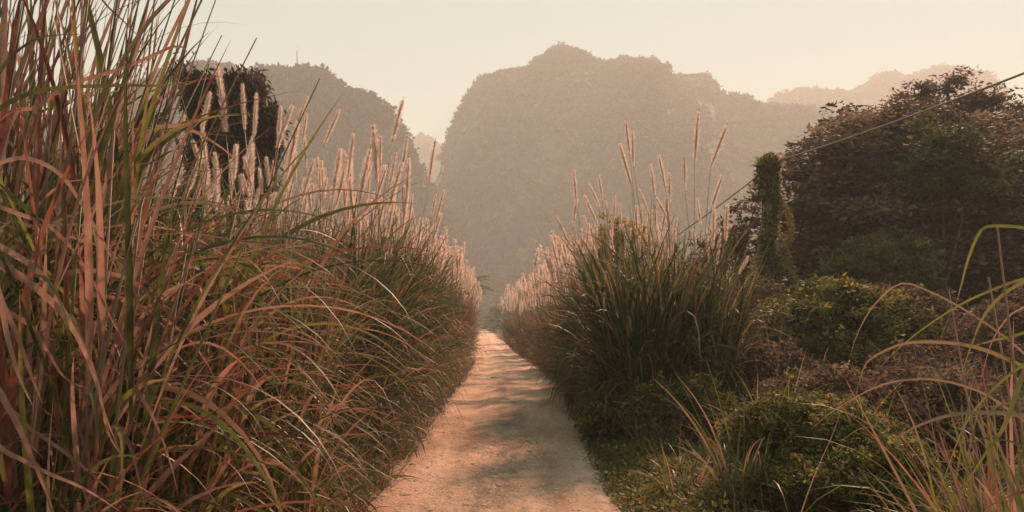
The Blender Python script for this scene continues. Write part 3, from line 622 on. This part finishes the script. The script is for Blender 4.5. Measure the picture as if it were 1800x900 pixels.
ORD=['nearest','second','third','fourth','fifth','sixth','seventh','eighth','ninth','tenth','eleventh','twelfth','thirteenth','fourteenth','fifteenth','sixteenth','seventeenth','eighteenth','nineteenth','twentieth','twenty-first','twenty-second']
for row,desc,grp in (('left_front','tussock from the camera along the left path edge','tall grass lining the left side of the path'),
                     ('left_back','tussock from the camera in the back row left of the path','tall grass lining the left side of the path'),
                     ('right_front','tussock from the camera along the right path edge','tall grass lining the right side of the path'),
                     ('right_back','tussock from the camera in the back row right of the path','tall grass lining the right side of the path')):
    ts=sorted([t for t in tuss if t[1]==row],key=lambda t:t[2])
    for i,(r,_,y) in enumerate(ts):
        pre='' if not r['_n'] else (', pale plumes')
        tag(r,'the '+ORD[i]+' '+desc+pre,'tall grass',grp); del r['_n']

# reeds in the left foreground: culms, broad blades
def reed(x,y,seed,n,H,w,lean,label,R=.45,wid=(.02,.045)):
    root=bpy.data.objects.new('reed_clump',None); COL.objects.link(root); root.location=(x,y,0); tag(root,label,'reeds','big reeds in the left foreground')
    link('leaves',make_leaves(seed,n,H,w,R,wid,10,M_NEAR,'reed_leaves',.56,.22,lean,1.45,.62),root)
    rng=random.Random(seed); b_=Buf()
    for j in range(16):
        a_=rng.uniform(0,6.28); r_=R*math.sqrt(rng.random()); x0_,y0_=r_*math.cos(a_),r_*math.sin(a_); h=H*rng.uniform(.75,1.15); tx=rng.gauss(.12,.10); ty=rng.gauss(0,.08)
        tube(b_,[(x0_,y0_,0),(x0_+tx*h*.5,y0_+ty*h*.5,h*.5),(x0_+tx*h*1.15,y0_+ty*h*1.1,h)],[.011,.009,.004],6,rng.uniform(.1,.75))
    link('culm',b_.mesh('culm',M_NEAR),root)
    # upright sheath leaves near the tops
    b2=Buf(); r9=np.random.default_rng(seed+1); m=46; aa=r9.uniform(0,6.28,m); rr=R*np.sqrt(r9.random(m)); zz=r9.uniform(.25,.7,m)*H
    blades(b2,np.stack([rr*np.cos(aa)+.12*zz,rr*np.sin(aa),zz],1),r9.normal(.2,1.6,m),r9.uniform(1.,2.1,m),r9.uniform(.08,.35,m),r9.gamma(1.5,.28,m),r9.uniform(.02,.038,m),tint_mix(m,r9,(2,2,2,4,4)),10,rng=r9)
    link('sheath_leaves',b2.mesh('sheath_leaves',M_NEAR),root)
    return root
WR=(4.6,3.2,2.2,4.0,2.6)
reed(-2.75,5.2,301,300,4.1,WR,(.02,.35),'big red-brown reed clump at the left frame edge, tallest against the sky')
reed(-3.4,6.3,302,360,4.6,WR,(.02,.35),'tall reed clump standing just behind the one at the left frame edge',.55)
reed(-3.3,6.9,303,330,4.3,WR,(.02,.4),'tall reed clump right of the leftmost reeds, its tips rising into the sky',.45)
reed(-4.3,7.4,304,420,4.9,WR,(.02,.35),'farthest tall reed clump at the upper left corner, behind the others',.6)
reed(-2.1,4.2,305,170,2.3,(2,2,3,5,4),(.1,.6),'low arching tan reed clump in the lower left corner',.35)
reed(-2.15,5.7,306,270,2.25,(5,4,3,3,2.5),(.1,.6),'waist-high reddish reed clump at the foot of the tall left reeds',.5,(.02,.042))
reed(-1.95,7.3,307,330,2.2,(6,5,3,2,1.5),(.1,.6),'green and tan reed clump beside the yellow-green upright blade',.5,(.017,.036))

for x,y,sd,n_,lab in [(-2.4,4.7,361,170,'fountain-like tan reed clump arching over at the left edge below the tall reeds'),(-2.35,6.2,362,200,'pinkish tan reed clump whose long blades arch over to the right'),(-2.55,8.0,363,200,'arching straw-coloured reed clump where the reeds meet the plumed grass')]:
    root=bpy.data.objects.new('reed_clump',None); COL.objects.link(root); root.location=(x,y,0); tag(root,lab,'reeds','big reeds in the left foreground')
    r9=np.random.default_rng(sd); b2=Buf(); aa=r9.uniform(0,6.28,n_); rr=.5*np.sqrt(r9.random(n_))
    blades(b2,np.stack([rr*np.cos(aa),rr*np.sin(aa),r9.uniform(.3,1.9,n_)],1),r9.normal(-.3,.9,n_),r9.uniform(1.1,2.0,n_),r9.uniform(.15,.8,n_),r9.uniform(1.2,2.5,n_),r9.uniform(.016,.036,n_),tint_mix(n_,r9,(3.6,2.6,2.6,4,1.6)),14,rng=r9,power=1.1)
    for j in range(14):
        a_=random.uniform(0,6.28); tube(b2,[(.5*math.cos(a_)*q,.5*math.sin(a_)*q,z_) for q,z_ in ((.5,0),(.7,1),(.8,1.9))],[.01,.008,.004],5,.6)
    link('leaves',b2.mesh('arching_leaves',M_NEAR),root)
# hero blades, left foreground
hero=bpy.data.objects.new('reed_clump',None); COL.objects.link(hero); hero.location=(-2.4,3.9,0); tag(hero,'broad-bladed reed at the left frame edge with long blades arching down to the right','reeds','big reeds in the left foreground')
def hblade(root,pix,D,w,tint,side=-1,D2=None,roll=0.,ground=True,name='blade',mat=M_NEAR):
    D2=D2 or D; k=len(pix); P=[at(x,y,D+(D2-D)*i/(k-1)) for i,(x,y) in enumerate(pix)]
    if ground:
        p0=P[0]; gx=root.location.x+random.uniform(-.15,.15); gy=root.location.y+random.uniform(-.15,.15)
        d0=(P[0]-P[1]).normalized()
        P=[Vector((gx,gy,0)),Vector((gx*.7+p0.x*.3,gy*.7+p0.y*.3,max(.2,p0.z*.55))),p0+d0*.14+Vector((side*.03,0,-.03))]+P
    b_=Buf(); off=Vector(root.location); poly_blade(b_,[p-off for p in P],w,tint,30,roll)
    return link(name,b_.mesh(name,mat),root)
for pix,D,w,t in [
 ([(-30,300),(20,280),(60,281),(110,310),(150,370),(185,430),(212,490)],4.0,.022,.66),
 ([(-40,310),(0,330),(50,370),(100,420),(135,455)],3.9,.034,.1),
 ([(-40,440),(0,465),(50,495),(100,540),(135,590),(165,660),(185,730),(212,797)],3.7,.032,.68),
 ([(-20,425),(30,450),(70,480),(105,535),(150,615),(175,690),(190,760),(215,803)],3.8,.026,.7),
 ([(-20,470),(0,525),(15,600),(35,665),(60,718)],3.5,.027,.66),
 ([(-12,490),(5,535),(30,590),(55,660),(76,712)],3.55,.026,.7),
 ([(-20,530),(25,555),(55,575),(85,620),(115,665),(165,687)],3.8,.022,.68),
 ([(-20,660),(25,735),(50,790),(75,850),(97,905)],3.5,.026,.72),
 ([(-40,350),(30,375),(90,400),(150,470),(195,560),(225,610)],3.9,.02,.7),
 ([(60,400),(110,395),(150,400),(200,450),(240,520),(262,600),(272,640)],4.4,.018,.64),
 ([(-20,220),(0,190),(50,165),(100,155),(200,150),(290,150),(350,140)],4.2,.024,.12),
 ([(-20,160),(0,125),(30,90),(75,65),(145,60)],4.2,.026,.1),
 ([(65,190),(120,150),(200,125),(240,110),(280,92),(305,82),(325,85),(328,102)],4.8,.024,.75),
 ([(200,280),(250,240),(310,220),(390,192),(450,175),(528,158)],6.2,.020,.9),
 ([(150,-60),(180,0),(220,40),(257,78)],5,.015,.85),
 ([(150,300),(210,180),(240,90),(262,0),(270,-60)],5.6,.02,.7),
 ([(220,330),(262,150),(272,70),(278,10)],6.2,.018,.75),
 ([(170,230),(190,225),(300,230),(450,243)],5.2,.012,.3),
 ([(100,640),(180,590),(230,600),(262,650),(270,700)],4.3,.016,.62),
 ([(20,800),(80,830),(150,860),(220,905)],3.6,.02,.7),
 ([(60,760),(120,800),(180,850),(230,900)],3.9,.018,.7),
]: hblade(hero,pix,D,w,t)
grn=bpy.data.objects.new('reed_clump',None); COL.objects.link(grn); grn.location=at(300,900,5.6); grn.location.z=0
tag(grn,'yellow-green upright reed with a broad folded blade in the left foreground','reeds','big reeds in the left foreground')
for pix,w,t in [([(300,760),(330,715),(365,672),(402,634),(437,600),(440,606)],.034,.36),([(320,740),(350,690),(375,640),(393,598)],.016,.38),([(325,730),(334,800),(336,900)],.02,.2),([(437,600),(447,690),(450,810)],.013,.4),([(300,770),(330,740),(360,640),(372,690),(385,770)],.022,.08),([(290,690),(330,620),(360,570),(390,550)],.018,.85),([(285,700),(320,635),(350,585),(383,555)],.014,.8)]:
    hblade(grn,pix,5.4,w,t)

# understory grass, left (uncountable)
def understory(name,x0f,x1f,Dr,n,H,w,seed,label,wid=(.006,.015),mat=M_GRASS,pw=1.6):
    rng=np.random.default_rng(seed); D=Dr[0]+(Dr[1]-Dr[0])*rng.random(n)**pw; u=rng.random(n); x=x0f(D)+(x1f(D)-x0f(D))*u
    b_=Buf(); kink=(rng.uniform(.3,.8,n),np.where(rng.random(n)<.3,rng.uniform(.6,2.2,n),0))
    blades(b_,np.stack([x,D,np.zeros(n)],1),rng.uniform(0,6.28,n),H*rng.uniform(.35,1.15,n),rng.uniform(.05,.6,n),rng.gamma(2,.6,n),rng.uniform(*wid,n),tint_mix(n,rng,w),6,kink,rng=rng,fold=False)
    o=link(name,b_.mesh(name,mat)); tag(o,label,'grass',kind='stuff'); return o
understory('grass',lambda D:pl(D)-3.2,lambda D:pl(D)-.25,(3.4,40),24000,1.15,(7,5,2,1.5,1.2),401,'dense undergrowth of thin grass along the left bank')
understory('grass',lambda D:pl(D)-.45,lambda D:pl(D)+.05+.12*np.sin(D*2.3)*np.sin(D*.9+1),(6,45),10000,.42,(5,5,4,2,1),402,'short ragged grass fringe along the left edge of the path')
understory('grass',lambda D:pr(D)-.03,lambda D:pr(D)+.5,(8,60),6000,.30,(6,5,3,1,.5),403,'short ragged grass fringe along the right edge of the path')
understory('grass',lambda D:pr(D)+.6,lambda D:pr(D)+4,(12,60),12000,1.1,(3,3,4,4,3),404,'undergrowth of brown grass behind the right bank')
understory('grass',lambda D:pr(D)+.5,lambda D:pr(D)+5.5,(6.5,17),2600,.85,(5,5,3,2,1),405,'thin grass stalks growing up through the right bank plants',(.005,.012),pw=1.1)
# dry litter at the path edges
rng=np.random.default_rng(77); n_=2600; D=6.5+30*rng.random(n_)**1.7; sd=rng.random(n_)<.5
x=np.where(sd,pl(D)+rng.exponential(.09,n_)-.1,pr(D)-rng.exponential(.09,n_)+.1); b_=Buf()
blades(b_,np.stack([x,D,np.full(n_,.045)],1),rng.uniform(0,6.28,n_),rng.uniform(.04,.22,n_),np.full(n_,1.45),rng.uniform(-.1,.3,n_),rng.uniform(.003,.009,n_),rng.uniform(.3,.95,n_),3,rng=rng,fold=False)
b_.V=[np.column_stack([v[:,0],v[:,1],np.clip(v[:,2],.085,.13)]) for v in b_.V]
o=link('dry_litter',b_.mesh('dry_litter',M_GRASS)); tag(o,'dry straw and leaf litter along both path edges','litter',kind='stuff')

# right foreground reed
rf=bpy.data.objects.new('reed_clump',None); COL.objects.link(rf); rf.location=(1.98,3.55,0); tag(rf,'green and tan reed at the right frame edge with blades arching over to the left','reeds','reeds in the right foreground')
for pix,D,w,t in [
 ([(1850,665),(1800,645),(1750,622),(1690,605),(1600,602),(1540,625),(1515,655),(1492,752)],3.4,0.0151,0.50),
 ([(1820,640),(1770,595),(1700,547),(1640,515),(1585,498),(1540,532),(1510,580),(1492,632)],3.5,0.0086,0.54),
 ([(1860,742),(1800,730),(1725,725),(1660,732),(1600,755),(1560,783)],3.1,0.0187,0.46),
 ([(1840,770),(1800,740),(1745,700),(1700,680),(1650,668),(1600,667),(1540,680),(1465,722),(1425,755)],3.4,0.0101,0.50),
 ([(1880,470),(1800,490),(1750,507),(1680,540),(1600,595),(1540,652)],3.6,0.0122,0.25),
 ([(1860,470),(1800,495),(1760,520),(1730,555),(1710,600),(1685,672)],3.4,0.0144,0.34),
 ([(1880,430),(1840,408),(1800,400),(1755,397),(1725,404),(1703,452),(1690,500),(1680,535)],3.3,0.0158,0.36),
 ([(1850,560),(1800,655),(1765,750),(1730,800),(1670,897)],3.0,0.0216,0.20),
 ([(1860,850),(1800,865),(1775,872),(1715,902)],2.9,0.0144,0.90),
 ([(1860,600),(1800,640),(1740,690),(1690,760),(1640,900)],3.2,0.0115,0.30),
 ([(1870,560),(1800,585),(1740,600),(1700,612)],3.3,0.0144,0.25),
 ([(1850,690),(1800,700),(1740,715),(1690,690)],3.4,0.0101,0.15),
 ([(1840,800),(1790,780),(1740,770),(1700,775),(1640,755)],3.5,0.0101,0.20),
 ([(1800,900),(1760,820),(1740,760),(1735,715)],3.3,0.0144,0.30),
 ([(1820,960),(1790,860),(1800,780),(1830,720)],3.1,0.0216,0.20),
 ([(1400,930),(1430,840),(1465,760),(1485,700)],5.5,.008,.5),
 ([(1850,520),(1800,540),(1770,560),(1740,610),(1720,690)],3.6,0.0086,0.66),
]: hblade(rf,pix,D,w,t,side=1)
rl=link('leaves',make_leaves(330,230,2.7,(5,5,4,2,.8),.32,(.012,.024),9,M_NEAR,'reed_leaves',.15,.15,(.1,.7)),rf)
rl.location=(.22,.15,0)
b_=bpy.data.objects.new('reed_clump',None); COL.objects.link(b_); b_.location=(2.6,4.9,0); tag(b_,'leafy green reed clump low at the right edge behind the arching blades','reeds','reeds in the right foreground')
link('leaves',make_leaves(331,340,2.4,(5,5,3,2,.8),.4,(.010,.02),8,M_NEAR,'reed_leaves',.3,.15,(.1,.5)),b_)

# upright small tussock on the right bank
for (px,D,H,n_,lab,sd) in [(1308,8.2,2.7,70,'upright pale green grass tussock on the right bank beside the leafy mound',341),(1195,9.3,1.4,34,'small dry grass tuft left of the upright green tussock on the right bank',342),(1350,10.6,2.6,60,'thin grass tuft behind the upright green tussock on the right bank',343)]:
    t_=bpy.data.objects.new('grass_tussock',None); COL.objects.link(t_); t_.location=((px-900)/F*D,D,0); tag(t_,lab,'grass tussock','grass tufts on the right bank')
    link('leaves',make_leaves(sd,n_,H,(7,8,3.5,.8,.2),.15,(.014,.028),10,M_NEAR,'tussock_leaves',.06,.12,(.05,.5)),t_)

# ------------------------------------------------------------------ pole, creeper, cable
PD=24.0; ptop=at(1352,285,PD); pole=bpy.data.objects.new('utility_pole',None); COL.objects.link(pole); pole.location=(ptop.x,PD,0)
tag(pole,'concrete utility pole completely wrapped in leafy creeper','utility pole')
b_=Buf(); tube(b_,[(0,0,-.2),(0,0,3),(0,0,ptop.z)],[.17,.15,.12],14); link('shaft',b_.mesh('shaft',M_CONC),pole)
b_=Buf(); tube(b_,[(-.25,0,ptop.z-.12),(.3,0,ptop.z-.12)],.035,8); link('bracket',b_.mesh('bracket',M_CONC),pole)
cr=bpy.data.objects.new('creeper',None); COL.objects.link(cr); cr.location=(ptop.x,PD-.01,0); tag(cr,'leafy creeper climbing the whole height of the utility pole','creeper')
rng=np.random.default_rng(88); n_=15000; z=rng.random(n_)*ptop.z*1.0; a=rng.uniform(0,6.283,n_)
env=.11+.17*fbm(np.stack([np.cos(a)*1.2,np.sin(a)*1.2,z*1.3],1),3,4)+.10*np.clip(1-np.abs(z-2.2)/1.6,0,1)-.06*np.clip((z-(ptop.z-.5))/.5,0,1)
r=env*(.55+.5*rng.random(n_))+.08
b_=Buf(); leaves(b_,np.stack([r*np.cos(a),r*np.sin(a),z+.03],1),.10*rng.uniform(.6,1.3,n_),np.clip(rng.normal(.5,.2,n_),0,1),rng,.1,.5,.6)
n3=2200; dd=rng.normal(size=(n3,3)); dd/=np.linalg.norm(dd,axis=1)[:,None]; leaves(b_,dd*np.array([.22,.22,.26])*rng.random((n3,1))**.4+np.array([0,0,ptop.z-.05]),.10*rng.uniform(.5,1.3,n3),np.clip(rng.normal(.5,.2,n3),0,1),rng,.1,.2,.6)
m=160; a=rng.uniform(0,6.283,m); blades(b_,np.stack([.18*np.cos(a),.18*np.sin(a),np.full(m,ptop.z-.1)],1),a,rng.uniform(.15,.4,m),rng.uniform(.2,1.5,m),rng.uniform(0,1,m),np.full(m,.03),rng.uniform(.4,.9,m),4,rng=rng,fold=False)
link('leaves',b_.mesh('creeper_leaves',M_LEAF,False),cr)
for (a0,z0,ln,o_) in ((.1,4.1,2.1,.42),(-.2,3.4,1.3,.5),(3.0,3.6,1.6,.42),(.3,5.0,1.2,.38)):
    k=520; t=rng.random(k); cx_=np.cos(a0)*(.2+o_*np.sin(t*2.2)); cy_=np.sin(a0)*(.2+o_*t)-.1; zz=z0-ln*t
    b_=Buf(); leaves(b_,np.stack([cx_+rng.normal(0,.045,k),cy_+rng.normal(0,.045,k),zz+rng.normal(0,.04,k)],1),.085*rng.uniform(.6,1.2,k),np.clip(rng.normal(.6,.12,k),0,1),rng,.0,.7,.5)
    link('hanging_leaves',b_.mesh('hanging_leaves',M_LEAF,False),cr)
b_=Buf()
for j in range(4):
    tube(b_,[(.17*math.cos(j*1.6+q*.5),.17*math.sin(j*1.6+q*.5),q*ptop.z/11) for q in range(12)],.018,5)
link('stem',b_.mesh('creeper_stem',M_BARK),cr)

def sagline(A,Bp,sag,n=28): return [A.lerp(Bp,i/n)-Vector((0,0,sag*4*(i/n)*(1-i/n))) for i in range(n+1)]
hook=at(1366,283,PD)
near_end=at(2250,-55,11.5)
b_=Buf(); tube(b_,sagline(near_end,hook,.12),.02,6); 
pw=bpy.data.objects.new('power_cable',None); COL.objects.link(pw); pw.location=hook; tag(pw,'dark overhead cable running from the upper right over the creeper-covered pole','cable')
o=link('cable_span',b_.mesh('cable_span',M_CABLE),pw); o.location=-hook
far_end=at(1080,478,48)
b_=Buf(); tube(b_,sagline(hook,far_end,.22),.02,6); o=link('cable_span',b_.mesh('cable_span',M_CABLE),pw); o.location=-hook
# the poles that carry the cable's other ends
for e,lab in ((near_end,'concrete pole outside the frame carrying the near end of the cable'),(far_end,'far concrete pole hidden behind the right grass')):
    pp_=bpy.data.objects.new('utility_pole',None); COL.objects.link(pp_); pp_.location=(e.x,e.y,0); tag(pp_,lab,'utility pole')
    b_=Buf(); tube(b_,[(0,0,-.2),(0,0,e.z*.5),(0,0,e.z+.15)],[.17,.15,.12],12); link('shaft',b_.mesh('shaft',M_CONC),pp_)

# distant tree belt at the foot of the hills
rng=np.random.default_rng(91); b_=Buf(); bl=[]
for j in range(90):
    D=rng.uniform(130,260); x_=rng.uniform(-.45,.5)*D
    if pl(D)-3<x_<pr(D)+3: continue
    h=rng.uniform(2.5,6); bl.append((Vector((x_,D,h*.5)),(rng.uniform(3,7),rng.uniform(3,6),h*.55)))
crown(b_,bl,4200,22,.9,tint=(.35,.15),csize=1.3,seed=92,flat=.3)
o=link('far_woodland',b_.mesh('far_woodland',M_LEAF,False)); tag(o,'hazy belt of bushes and low trees at the foot of the hills','woodland',kind='stuff')

# ------------------------------------------------------------------ render settings
S.render.engine='CYCLES'; c=S.cycles
c.use_denoising=True; c.max_bounces=6; c.diffuse_bounces=3; c.glossy_bounces=2; c.transmission_bounces=3; c.volume_bounces=1; c.transparent_max_bounces=4
c.sample_clamp_indirect=6; c.use_adaptive_sampling=True; c.adaptive_threshold=.015
S.view_settings.view_transform='Standard'; S.view_settings.look='None'; S.view_settings.gamma=1; S.view_settings.exposure=1.08
